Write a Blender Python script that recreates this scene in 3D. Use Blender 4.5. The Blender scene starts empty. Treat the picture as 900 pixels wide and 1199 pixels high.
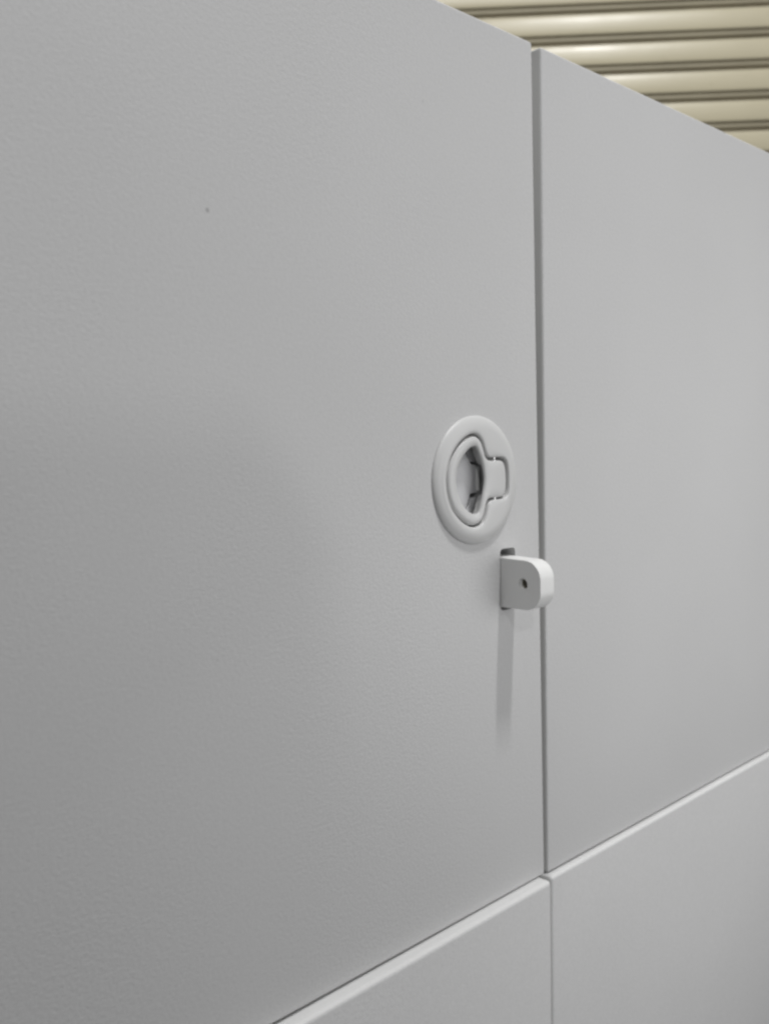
import bpy, bmesh, math
from mathutils import Vector, Matrix
S = 0.001            # everything below is written in millimetres
scn = bpy.context.scene
col = scn.collection
PI = math.pi

# ------------------------------------------------------------------ render / world
scn.render.engine = 'CYCLES'
scn.cycles.filter_width = 2.6
scn.render.resolution_x, scn.render.resolution_y = 768, 1024
scn.view_settings.view_transform = 'Standard'
scn.view_settings.look = 'None'
scn.view_settings.exposure = 0
scn.view_settings.gamma = 1
w = bpy.data.worlds.new("World"); scn.world = w; w.use_nodes = True
bg = w.node_tree.nodes['Background']
bg.inputs[0].default_value = (0.985, 0.99, 1.0, 1)
bg.inputs[1].default_value = 0.178

# ------------------------------------------------------------------ materials
def new_mat(name):
    m = bpy.data.materials.new(name); m.use_nodes = True
    nt = m.node_tree; b = nt.nodes['Principled BSDF']
    return m, nt, b
def N(nt, t, **kw):
    n = nt.nodes.new(t)
    for k, v in kw.items(): setattr(n, k, v)
    return n
def paint(name, c, rough, peel=0.0, peel_scale=900, var=0.03, var_scale=6, spots=(), grime=0.0, stretch=1.0):
    m, nt, b = new_mat(name); L = nt.links.new
    tc = N(nt, 'ShaderNodeTexCoord')
    n1 = N(nt, 'ShaderNodeTexNoise'); n1.inputs['Scale'].default_value = var_scale; n1.inputs['Detail'].default_value = 5
    L(tc.outputs['Object'], n1.inputs['Vector'])
    r = N(nt, 'ShaderNodeMapRange'); L(n1.outputs['Fac'], r.inputs['Value'])
    r.inputs['From Min'].default_value = .3; r.inputs['From Max'].default_value = .7
    r.inputs['To Min'].default_value = 1 - var; r.inputs['To Max'].default_value = 1 + var
    # fine speckle of the powder coat
    n3 = N(nt, 'ShaderNodeTexNoise'); n3.inputs['Scale'].default_value = 700; n3.inputs['Detail'].default_value = 2
    L(tc.outputs['Object'], n3.inputs['Vector'])
    r3 = N(nt, 'ShaderNodeMapRange'); L(n3.outputs['Fac'], r3.inputs['Value'])
    r3.inputs['From Min'].default_value = .3; r3.inputs['From Max'].default_value = .7
    r3.inputs['To Min'].default_value = 1 - grime; r3.inputs['To Max'].default_value = 1 + grime
    mu = N(nt, 'ShaderNodeMath', operation='MULTIPLY'); L(r.outputs[0], mu.inputs[0]); L(r3.outputs[0], mu.inputs[1])
    fac = mu.outputs[0]
    for (sx, sz, rad, dark) in spots:
        sp = N(nt, 'ShaderNodeSeparateXYZ'); L(tc.outputs['Object'], sp.inputs[0])
        cb = N(nt, 'ShaderNodeCombineXYZ'); L(sp.outputs['X'], cb.inputs[0]); L(sp.outputs['Z'], cb.inputs[2])
        d = N(nt, 'ShaderNodeVectorMath', operation='DISTANCE'); L(cb.outputs[0], d.inputs[0]); d.inputs[1].default_value = (sx*S, 0, sz*S)
        mr = N(nt, 'ShaderNodeMapRange'); L(d.outputs['Value'], mr.inputs['Value'])
        mr.inputs['From Min'].default_value = rad*.3*S; mr.inputs['From Max'].default_value = rad*1.3*S
        mr.inputs['To Min'].default_value = dark; mr.inputs['To Max'].default_value = 1
        m2 = N(nt, 'ShaderNodeMath', operation='MULTIPLY'); L(fac, m2.inputs[0]); L(mr.outputs[0], m2.inputs[1]); fac = m2.outputs[0]
    vm = N(nt, 'ShaderNodeVectorMath', operation='SCALE'); vm.inputs[0].default_value = c; L(fac, vm.inputs['Scale'])
    L(vm.outputs[0], b.inputs['Base Color'])
    b.inputs['Roughness'].default_value = rough
    if peel:
        mp = N(nt, 'ShaderNodeMapping'); mp.inputs['Scale'].default_value = (1, 1, stretch); L(tc.outputs['Object'], mp.inputs['Vector'])
        n2 = N(nt, 'ShaderNodeTexNoise'); n2.inputs['Scale'].default_value = peel_scale; n2.inputs['Detail'].default_value = 3
        n2.inputs['Roughness'].default_value = .55
        L(mp.outputs[0], n2.inputs['Vector'])
        bp = N(nt, 'ShaderNodeBump'); bp.inputs['Strength'].default_value = 1; bp.inputs['Distance'].default_value = peel
        n4 = N(nt, 'ShaderNodeTexNoise'); n4.inputs['Scale'].default_value = 9; L(tc.outputs['Object'], n4.inputs['Vector'])
        r4 = N(nt, 'ShaderNodeMapRange'); L(n4.outputs['Fac'], r4.inputs['Value'])
        r4.inputs['From Min'].default_value = .35; r4.inputs['From Max'].default_value = .65
        r4.inputs['To Min'].default_value = .35; r4.inputs['To Max'].default_value = 1; L(r4.outputs[0], bp.inputs['Strength'])
        r5 = N(nt, 'ShaderNodeMapRange'); L(n4.outputs['Fac'], r5.inputs['Value'])
        r5.inputs['To Min'].default_value = rough+.08; r5.inputs['To Max'].default_value = rough-.08; L(r5.outputs[0], b.inputs['Roughness'])
        L(n2.outputs['Fac'], bp.inputs['Height']); L(bp.outputs[0], b.inputs['Normal'])
    return m

LK = (0.558, 0.557, 0.556)
M_door = paint('grey_powder_coat', LK, .6, peel=.00017, peel_scale=560, var=.025, grime=.03, stretch=1.3,
               spots=[(-143.8, 102.1, .9, .62), (-30, 166, .7, .85), (-146, -60, .6, .85)])
M_edge_lit = paint('grey_door_edge_lit', (.68, .68, .67), .5, var=.02)  # lighter copy of the door paint, lifts the shaded sides in the gap
M_lip_lit = paint('grey_door_lip_lit', (.61, .61, .605), .5, var=.03, var_scale=14)  # door paint lightened so the overhead light on the top lips reads stronger
M_body = paint('grey_carcass_steel', (0.42, 0.42, 0.415), .55, peel=.0001, peel_scale=430, var=.02)
M_bez = paint('latch_plastic', (0.60, 0.60, 0.595), .42, peel=.00002, peel_scale=900, var=.01)
M_lev = paint('lever_plastic', (0.60, 0.60, 0.595), .40, peel=.00002, peel_scale=900, var=.01)
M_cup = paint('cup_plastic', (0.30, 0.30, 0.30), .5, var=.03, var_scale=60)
M_pock = paint('pocket_plastic', (0.72, 0.72, 0.73), .45, var=.03, var_scale=60)
M_hub = paint('hub_plastic', (0.60, 0.60, 0.61), .4, var=.03, var_scale=60)
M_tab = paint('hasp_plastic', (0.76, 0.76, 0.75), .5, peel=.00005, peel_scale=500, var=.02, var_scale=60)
M_dark = paint('dark_hole', (0.36, 0.345, 0.29), .8, var=.05)
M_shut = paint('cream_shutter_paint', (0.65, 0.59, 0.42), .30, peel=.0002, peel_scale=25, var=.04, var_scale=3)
M_shutg = paint('shutter_groove_dark', (0.27, 0.235, 0.16), .6, var=.1, var_scale=20)  # darker tone in the grooves between slats
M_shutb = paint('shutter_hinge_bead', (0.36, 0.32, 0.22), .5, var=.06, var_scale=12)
M_steel, nt_, b_ = new_mat('bright_pin_steel')
b_.inputs['Base Color'].default_value = (.8, .8, .8, 1); b_.inputs['Metallic'].default_value = 1; b_.inputs['Roughness'].default_value = .2

# ------------------------------------------------------------------ helpers
def link(o, parent=None):
    col.objects.link(o)
    if parent: o.parent = parent
    return o
def finish(name, bm, mat, parent=None, smooth=False, flat_angle=35):
    bmesh.ops.recalc_face_normals(bm, faces=bm.faces)
    me = bpy.data.meshes.new(name); bm.to_mesh(me); bm.free()
    for m in (mat if isinstance(mat, (list, tuple)) else [mat]): me.materials.append(m)
    o = link(bpy.data.objects.new(name, me), parent)
    if smooth:
        for p in me.polygons: p.use_smooth = True
        me.set_sharp_from_angle(angle=math.radians(flat_angle))
    return o
def thing(name, label, cat, loc=(0, 0, 0), group=None):
    o = link(bpy.data.objects.new(name, None)); o.empty_display_size = .02
    o.location = Vector(loc)*S; o['label'] = label; o['category'] = cat
    if group: o['group'] = group
    return o
def hexa(bm, quad, y0, y1):
    """prism over a quad [(x,z)*4] between depths y0 and y1"""
    f = [bm.verts.new((x*S, y0*S, z*S)) for x, z in quad]; k = [bm.verts.new((x*S, y1*S, z*S)) for x, z in quad]
    bm.faces.new(f); bm.faces.new(k[::-1])
    n = len(quad)
    for i in range(n): bm.faces.new((f[i], k[i], k[(i+1) % n], f[(i+1) % n]))
def bevel_all(bm, w, seg=3):
    bmesh.ops.recalc_face_normals(bm, faces=bm.faces)
    bmesh.ops.bevel(bm, geom=[e for e in bm.edges if e.calc_face_angle(0) > .5], offset=w*S, segments=seg, profile=.5, affect='EDGES')
def rounded_rect(x0, x1, z0, z1, r, n=6):
    pts = []
    for cx, cz, a0 in ((x1-r, z1-r, 0), (x0+r, z1-r, 90), (x0+r, z0+r, 180), (x1-r, z0+r, 270)):
        for i in range(n+1):
            a = math.radians(a0+90*i/n); pts.append((cx+r*math.cos(a), cz+r*math.sin(a)))
    return pts
def cut(o, cutter_bm, mat_slot=None):
    """carve a hole: boolean evaluated to a new mesh, the cutter is removed again"""
    bmesh.ops.recalc_face_normals(cutter_bm, faces=cutter_bm.faces)
    me = bpy.data.meshes.new('tmp'); cutter_bm.to_mesh(me); cutter_bm.free()
    c = bpy.data.objects.new('tmp', me); col.objects.link(c)
    md = o.modifiers.new('b', 'BOOLEAN'); md.object = c; md.operation = 'DIFFERENCE'; md.solver = 'EXACT'
    dg = bpy.context.evaluated_depsgraph_get(); dg.update()
    new = bpy.data.meshes.new_from_object(o.evaluated_get(dg))
    o.modifiers.remove(md); o.data = new
    bpy.data.objects.remove(c); bpy.data.meshes.remove(me)
    for p in new.polygons: p.use_smooth = True
    new.set_sharp_from_angle(angle=math.radians(30))

# radial outlines (all star-shaped about the latch centre)
NA = 360
def smooth_closed(pts, sub=12):
    out = []; n = len(pts)
    for i in range(n):
        p0, p1, p2, p3 = (Vector(pts[(i+k-1) % n]) for k in range(4))
        for j in range(sub):
            t = j/sub
            out.append(.5*((2*p1)+(p2-p0)*t+(2*p0-5*p1+4*p2-p3)*t*t+(3*p1-p0-3*p2+p3)*t**3))
    return out
def radial(pts, c=(0, 0), blur=2):
    q = [p-Vector(c) for p in smooth_closed(pts)]
    r = []
    for k in range(NA):
        a = 2*PI*k/NA; d = Vector((math.cos(a), math.sin(a))); best = 0
        for i in range(len(q)):
            p, s = q[i], q[(i+1) % len(q)]-q[i]
            den = d.x*s.y-d.y*s.x
            if abs(den) < 1e-12: continue
            t = (p.x*s.y-p.y*s.x)/den; u = (p.x*d.y-p.y*d.x)/den
            if t > 0 and -1e-6 <= u <= 1+1e-6: best = max(best, t)
        r.append(best)
    for _ in range(blur): r = [(r[i-1]+2*r[i]+r[(i+1) % NA])/4 for i in range(NA)]
    return r
def const(r): return [r]*NA
def circ(R, c=1.6): return [c*math.cos(2*PI*k/NA)+math.sqrt(R*R-(c*math.sin(2*PI*k/NA))**2) for k in range(NA)]
def off(rr, d): return [r+d for r in rr]
def mix(a, b, t): return [x*(1-t)+y*t for x, y in zip(a, b)]
def loft(bm, layers, centre=(0, 0), close_first=False, close_last=False):
    rings = []
    for rr, h in layers:
        rings.append([bm.verts.new(((centre[0]+r*math.cos(2*PI*k/NA))*S, -(h[k] if isinstance(h, list) else h)*S, (centre[1]+r*math.sin(2*PI*k/NA))*S)) for k, r in enumerate(rr)])
    for a, b in zip(rings, rings[1:]):
        for k in range(NA): bm.faces.new((a[k], a[(k+1) % NA], b[(k+1) % NA], b[k]))
    if close_first: bm.faces.new(rings[0])
    if close_last: bm.faces.new(rings[-1][::-1])

HOLE = [(-2.1, 21.9), (-7.2, 20.5), (-11.8, 17.9), (-15.9, 14.2), (-18.8, 10.1), (-20.7, 5.6), (-21.5, 0.9), (-21.1, -3.9), (-19.9, -8.5), (-17.6, -12.7), (-14.4, -16.1), (-10.5, -19.0), (-6.0, -21.1), (-2.2, -21.9), (1.7, -21.3), (4.3, -19.9), (5.9, -17.5), (7.0, -14.8), (8.2, -11.8), (9.9, -10.3), (12.8, -9.7), (18.2, -9.7), (21.6, -8.8), (23.1, -6.6), (23.6, -3.3), (23.6, 1.3), (23.1, 5.6), (21.9, 8.6), (19.5, 10.2), (16.5, 10.5), (12.3, 10.5), (9.3, 10.6), (7.5, 11.8), (6.2, 14.0), (5.0, 17.0), (3.6, 19.2), (1.3, 21.1)]
LEVER = [(-2.1, 20.8), (-6.8, 19.6), (-11.3, 16.8), (-15.1, 13.1), (-17.9, 9.2), (-19.6, 5.0), (-20.2, 0.8), (-19.9, -4.0), (-18.5, -8.6), (-16.2, -12.5), (-13.1, -15.8), (-9.4, -18.4), (-5.6, -20.3), (-2.2, -21.0), (0.8, -20.5), (3.2, -19.1), (4.8, -17.0), (5.9, -14.1), (7.2, -11.1), (9.2, -9.4), (11.8, -8.9), (16.4, -8.9), (20.3, -8.2), (21.9, -6.0), (22.5, -2.6), (22.5, 1.3), (21.9, 5.3), (20.6, 7.9), (18.3, 9.0), (14.1, 9.2), (10.4, 9.2), (7.9, 10.1), (6.1, 12.2), (5.0, 15.2), (3.5, 18.2), (1.0, 20.1)]
OPEN = [(-1.2, 15.9), (-5.0, 14.6), (-8.4, 11.9), (-11.4, 8.5), (-13.4, 4.3), (-13.9, -0.2), (-13.2, -4.9), (-11.4, -8.7), (-8.9, -11.9), (-5.7, -14.2), (-1.9, -15.7), (1.1, -15.5), (2.5, -13.7), (3.6, -10.7), (4.9, -6.9), (5.9, -3.0), (6.2, 0.8), (5.4, 5.3), (4.0, 9.2), (2.3, 12.5), (0.6, 15.3)]

def make_latch(parent):
    H, L, O = radial(HOLE), radial(LEVER), radial(OPEN)
    # domed escutcheon ring, drops inside to the keyhole-shaped opening
    bm = bmesh.new()
    loft(bm, [(circ(29.8), -1), (circ(30.2), .0), (circ(30.2), .5), (circ(29.8), 1.05), (circ(29.2), 1.5), (circ(28.2), 2.05), (circ(27), 2.5), (circ(25.8), 2.8), (circ(24.8, .9), 2.95),
              (mix(circ(24.8, .9), off(H, 1.1), .6), 3.0), ([min(24.6, x) for x in off(H, 1.0)], 2.95), ([min(24.4, x) for x in off(H, .45)], 2.75), ([min(24.2, x) for x in off(H, .15)], 2.35), (H, 1.8), (H, -7)])
    bez = finish('pull_latch', bm, M_bez, parent, True, 60)
    # pull lever: rounded loop with a tongue to the right
    bm = bmesh.new(); lay = []
    wdt = [a-b for a, b in zip(L, O)]
    prof = [(0, -5), (0, .9), (.035, 1.6), (.10, 2.15), (.2, 2.5), (.35, 2.72), (.5, 2.75), (.65, 2.68), (.8, 2.5), (.9, 2.28), (.965, 1.95), (1.0, 1.5), (.985, 1.1), (.9, .8), (.6, .6), (.45, -3)]
    for t, h in prof:
        rr = []
        for k in range(NA):
            wd = wdt[k]
            # bead keeps its own width; a wide tongue stays flat between the two rounded rims
            d = (t*6.2 if t < .5 else wd-(1-t)*6.2) if wd > 6.2 else t*wd
            rr.append(L[k]-d)
        lay.append((rr, h))
    loft(bm, lay)
    finish('pull_lever', bm, M_lev, bez, True, 60)
    # recess cup behind the lever
    bm = bmesh.new()
    base = [o+4.6 for o in O]
    loft(bm, [(off(H, -.25), -2.4), (base, -2.6), (off(base, -.4), -8.5), (off(base, -1.4), -9.6), (const(.5), -9.8)], close_last=True)
    finish('recess_cup', bm, M_cup, bez, True, 50)
    # latch hub: block standing in the cup with a bevelled right end
    bm = bmesh.new()
    hexa(bm, [(-16, 9.5), (-3.5, 19), (-.2, 13.6), (4.6, 7.3), (9.6, 7.0), (9.4, -6.3), (3.6, -6.6), (.4, -12.8), (-2.5, -19), (-16, -9.5)][::-1], 4.6, 9.9)
    bevel_all(bm, .5, 2)
    finish('latch_hub', bm, M_hub, bez, True, 40)
    bm = bmesh.new(); hexa(bm, rounded_rect(7.7, 9.7, -5.6, 6.3, .6, 3), 3.9, 5.2); bevel_all(bm, .3, 2)  # added pale strip standing in for the hub's lit chamfer
    finish('hub_edge_highlight', bm, M_tab, bez, True, 40)
    for sgn in (1, -1):
        bm = bmesh.new(); pk = [(-2.6, 19.6), (1.0, 14.4), (5.3, 8.6), (11.0, 8.3), (10.5, 12), (6, 18), (0, 20)]
        hexa(bm, [(x, z*sgn) for x, z in pk][::sgn], 5.6, 9.9); bevel_all(bm, .5, 2)
        finish('cup_pocket', bm, M_pock, bez, True, 40)
    for z in (9.9, -9.3):
        bm = bmesh.new()
        bmesh.ops.create_cone(bm, segments=20, radius1=.8*S, radius2=.8*S, depth=2.4*S, cap_ends=True, matrix=Matrix.Translation(Vector((13.6, -1.5, z))*S))
        finish('hinge_pin', bm, M_steel, bez, True)
    return bez

def make_hasp(parent):
    x0, x1 = 19.9, 30.6
    r = 9.0; pts = []     # (y, z): D-shaped plate standing square out of the door
    yt, zt, zb = -23.6, -38.3, -62.6
    pts.append((11, zt+.2)); 
    for i in range(15):
        a = math.radians(90*i/14); pts.append((yt+r-r*math.sin(a), zt-.6-r+r*math.cos(a)))
    for i in range(15):
        a = math.radians(90*i/14); pts.append((yt+r-r*math.cos(a), zb+r-r*math.sin(a)))
    pts.append((11, zb))
    bm = bmesh.new()
    a = [bm.verts.new((x0*S, y*S, z*S)) for y, z in pts]; b = [bm.verts.new((x1*S, y*S, z*S)) for y, z in pts]
    bm.faces.new(a); bm.faces.new(b[::-1])
    for i in range(len(pts)): bm.faces.new((a[i], b[i], b[(i+1) % len(pts)], a[(i+1) % len(pts)]))
    bevel_all_faces = [e for e in bm.edges if e.calc_face_angle(0) > .8]
    bmesh.ops.recalc_face_normals(bm, faces=bm.faces)
    bmesh.ops.bevel(bm, geom=bevel_all_faces, offset=1.1*S, segments=5, profile=.5, affect='EDGES')
    o = finish('padlock_hasp', bm, [M_tab, M_dark], parent, True, 35)
    c = bmesh.new()
    bmesh.ops.create_cone(c, segments=6, radius1=2.4*S, radius2=2.4*S, depth=30*S, cap_ends=True,
                          matrix=Matrix.Translation(Vector((25, -13.6, -50.2))*S) @ Matrix.Rotation(math.radians(-22), 4, 'X') @ Matrix.Diagonal((1, .68, 1.05, 1)) @ Matrix.Rotation(PI/2, 4, 'Y'))
    cut(o, c)
    c = bmesh.new()   # chamfered mouth of the hole
    bmesh.ops.create_cone(c, segments=40, radius1=3.2*S, radius2=2.4*S, depth=1.6*S, cap_ends=True,
                          matrix=Matrix.Translation(Vector((x0+.2, -13.6, -50.2))*S) @ Matrix.Rotation(PI/2, 4, 'Y'))
    cut(o, c)
    if len(o.data.materials) < 2: o.data.materials.append(M_dark)
    for p in o.data.polygons:
        c = p.center/S
        if math.hypot(c.y+13.6, c.z+50.2) < 2.45 and x0+1.5 < c.x < x1-.5: p.material_index = 1
    return o

def locker(label, front, quad, depth=400, latch=False, lip=1.4):
    """quad = door face (x,z) corners TL, TR, BR, BL in the plane y=front"""
    t = thing('locker', label, 'locker', group='stacked grey lockers')
    bm = bmesh.new(); hexa(bm, quad, front, front+20); bevel_all(bm, lip, 5)
    d = finish('door', bm, M_door, t, True, 60)
    d.data.materials.append(M_edge_lit); d.data.materials.append(M_lip_lit)
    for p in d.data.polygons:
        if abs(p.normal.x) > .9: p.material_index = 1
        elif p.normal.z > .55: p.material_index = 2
    if latch:
        c = bmesh.new(); bmesh.ops.create_cone(c, segments=96, radius1=25.5*S, radius2=25.5*S, depth=28*S, cap_ends=True, matrix=Matrix.Rotation(PI/2, 4, 'X'))
        cut(d, c)
        c = bmesh.new(); hexa(c, rounded_rect(19.6, 31.5, -64.6, -34.3, 2.0), -10, 15); cut(d, c)
    (ax, az), (bx, bz), (cx, cz), (dx, dz) = quad
    bm = bmesh.new(); hexa(bm, [(ax+2, az-1.2), (bx-2, bz-1.2), (cx-2, cz+1.0), (dx+2, dz+1.0)], front+20.6, front+depth); bevel_all(bm, .8, 2)
    finish('carcass', bm, M_body, t, True, 60)
    return t

UL = locker('upper left grey locker, its door carrying the round recessed pull latch and padlock hasp', 0,
            [(-430, 208.6), (49.3, 212.6), (53.8, -208.5), (-430, -208.5)], latch=True)
make_latch(UL); make_hasp(UL)
locker('upper right grey locker with a plain door beyond the tapering vertical gap', 0,
       [(56.4, 212.4), (540, 212.4), (540, -208.9), (56.4, -208.9)])
locker('lower left grey locker below the latched door, bright top edge standing slightly proud', -6.3,
       [(-430, -211.0), (51.0, -209.0), (51.0, -640), (-430, -640)], lip=2.2)
locker('lower right grey locker under the plain door, its top edge a thin bright line', -3.4,
       [(55.2, -209.7), (540, -209.5), (540, -640), (55.2, -640)], lip=2.0)

# ------------------------------------------------------------------ roller shutter behind
def shutter():
    C = Vector((-343.8, -289.7, 17.6)); F = Vector((.69981, .71083, -.07061))
    P = C+F*2300
    a = math.radians(-47.5); d = Vector((math.cos(a), math.sin(a), 0)); n = Vector((d.y, -d.x, 0))   # n faces the lockers
    if n.dot(F) > 0: n = -n
    bm = bmesh.new(); pitch = 68.9; z0 = 790.5
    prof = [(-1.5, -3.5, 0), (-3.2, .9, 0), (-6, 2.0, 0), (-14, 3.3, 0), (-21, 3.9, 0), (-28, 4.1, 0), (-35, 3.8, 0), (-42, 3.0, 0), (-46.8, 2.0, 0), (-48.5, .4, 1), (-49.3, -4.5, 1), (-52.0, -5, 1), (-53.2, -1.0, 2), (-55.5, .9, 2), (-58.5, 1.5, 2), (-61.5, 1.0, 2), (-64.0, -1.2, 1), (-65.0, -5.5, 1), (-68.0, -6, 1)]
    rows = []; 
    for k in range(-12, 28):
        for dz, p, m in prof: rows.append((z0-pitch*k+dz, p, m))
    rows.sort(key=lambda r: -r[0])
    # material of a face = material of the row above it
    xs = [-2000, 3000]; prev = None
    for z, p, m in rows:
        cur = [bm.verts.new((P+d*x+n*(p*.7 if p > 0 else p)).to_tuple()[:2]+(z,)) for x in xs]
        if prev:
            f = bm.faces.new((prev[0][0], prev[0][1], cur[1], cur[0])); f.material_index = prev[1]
        prev = (cur, m)
    bmesh.ops.scale(bm, vec=(S, S, S), verts=bm.verts)
    o = finish('roller_shutter', bm, [M_shut, M_shutg, M_shutb], None, True, 50)
    o['label'] = 'cream metal roller shutter with horizontal ribbed slats behind the lockers'; o['category'] = 'roller shutter'
shutter()

# ------------------------------------------------------------------ lamps
def area(name, loc, target, sx, sy, power, colr=(1, 1, 1)):
    l = bpy.data.lights.new(name, 'AREA'); l.shape = 'RECTANGLE'; l.size, l.size_y = sx, sy
    l.energy = power; l.color = colr
    o = bpy.data.objects.new(name, l); col.objects.link(o); o.location = loc
    o.rotation_euler = (Vector(target)-Vector(loc)).to_track_quat('-Z', 'Y').to_euler()
    return o
area('ceiling_lamp', (.20, -.88, 2.5), (.03, 0, -.05), .08, .28, 46, (1, 1, 1))
area('aisle_lamp', (-2.85, -4.35, 3.45), (0, 0, -.05), .052, .052, 36, (1, 1, 1))
area('fill_lamp', (.27, -.47, -.05), (.15, 0, -.04), .45, .45, 1.22, (1, 1, 1))  # added soft fill close to the doors, brightens their centre and right
area('shutter_lamp', (-.37, -.29, 2.05), (1.3, 1.3, 1.9), .14, .14, 10, (1, .99, .97))

# two unseen boards, added behind the camera to throw the door's soft stepped shadow
M_board = paint('grey_shadow_board', (0.22, 0.22, 0.23), .9, peel=.0002, peel_scale=300, var=.06)
def board(label, x0, x1, y, top, r):
    t = thing('shadow_board', label, 'added shadow board', ((x0+x1)/2, y, -640)); t['kind'] = 'thing'
    hx, h = (x1-x0)/2, top+640
    bm = bmesh.new()
    hexa(bm, rounded_rect(-hx, hx, 12, h, r, 12), 0, 18); finish('panel', bm, M_board, t, True, 50)
    for sx in (-hx+90, hx-90-r*.2):
        bm = bmesh.new(); hexa(bm, [(sx-25, 12), (sx+25, 12), (sx+25, 0), (sx-25, 0)], -180, 200); bevel_all(bm, 3, 2)
        finish('foot', bm, M_body, t, True, 50)
board('low grey board, added out of view nearer to the lockers to cast shadow', -1750, -1022, -1468, 1168, 20)
board('tall grey board, added out of view farther back to cast shadow', -2600, -1905, -2918, 2280, 40)

# ------------------------------------------------------------------ camera
cam = bpy.data.cameras.new('camera'); co = bpy.data.objects.new('camera', cam); col.objects.link(co)
R = Matrix(((0.71145637, 0.0640338, -0.69980676), (-0.70243689, 0.0360291, -0.71083354), (-0.02030397, 0.99729714, 0.07061284)))
co.matrix_world = Matrix.Translation(Vector((-343.78, -289.745, 17.64))*S) @ R.to_4x4()
cam.sensor_fit = 'VERTICAL'; cam.sensor_height = 24; cam.sensor_width = 18
cam.lens = 1118.05/1199*24
cam.clip_start = .01; cam.clip_end = 100
cam.dof.use_dof = True; cam.dof.focus_distance = .43; cam.dof.aperture_fstop = 9
scn.camera = co
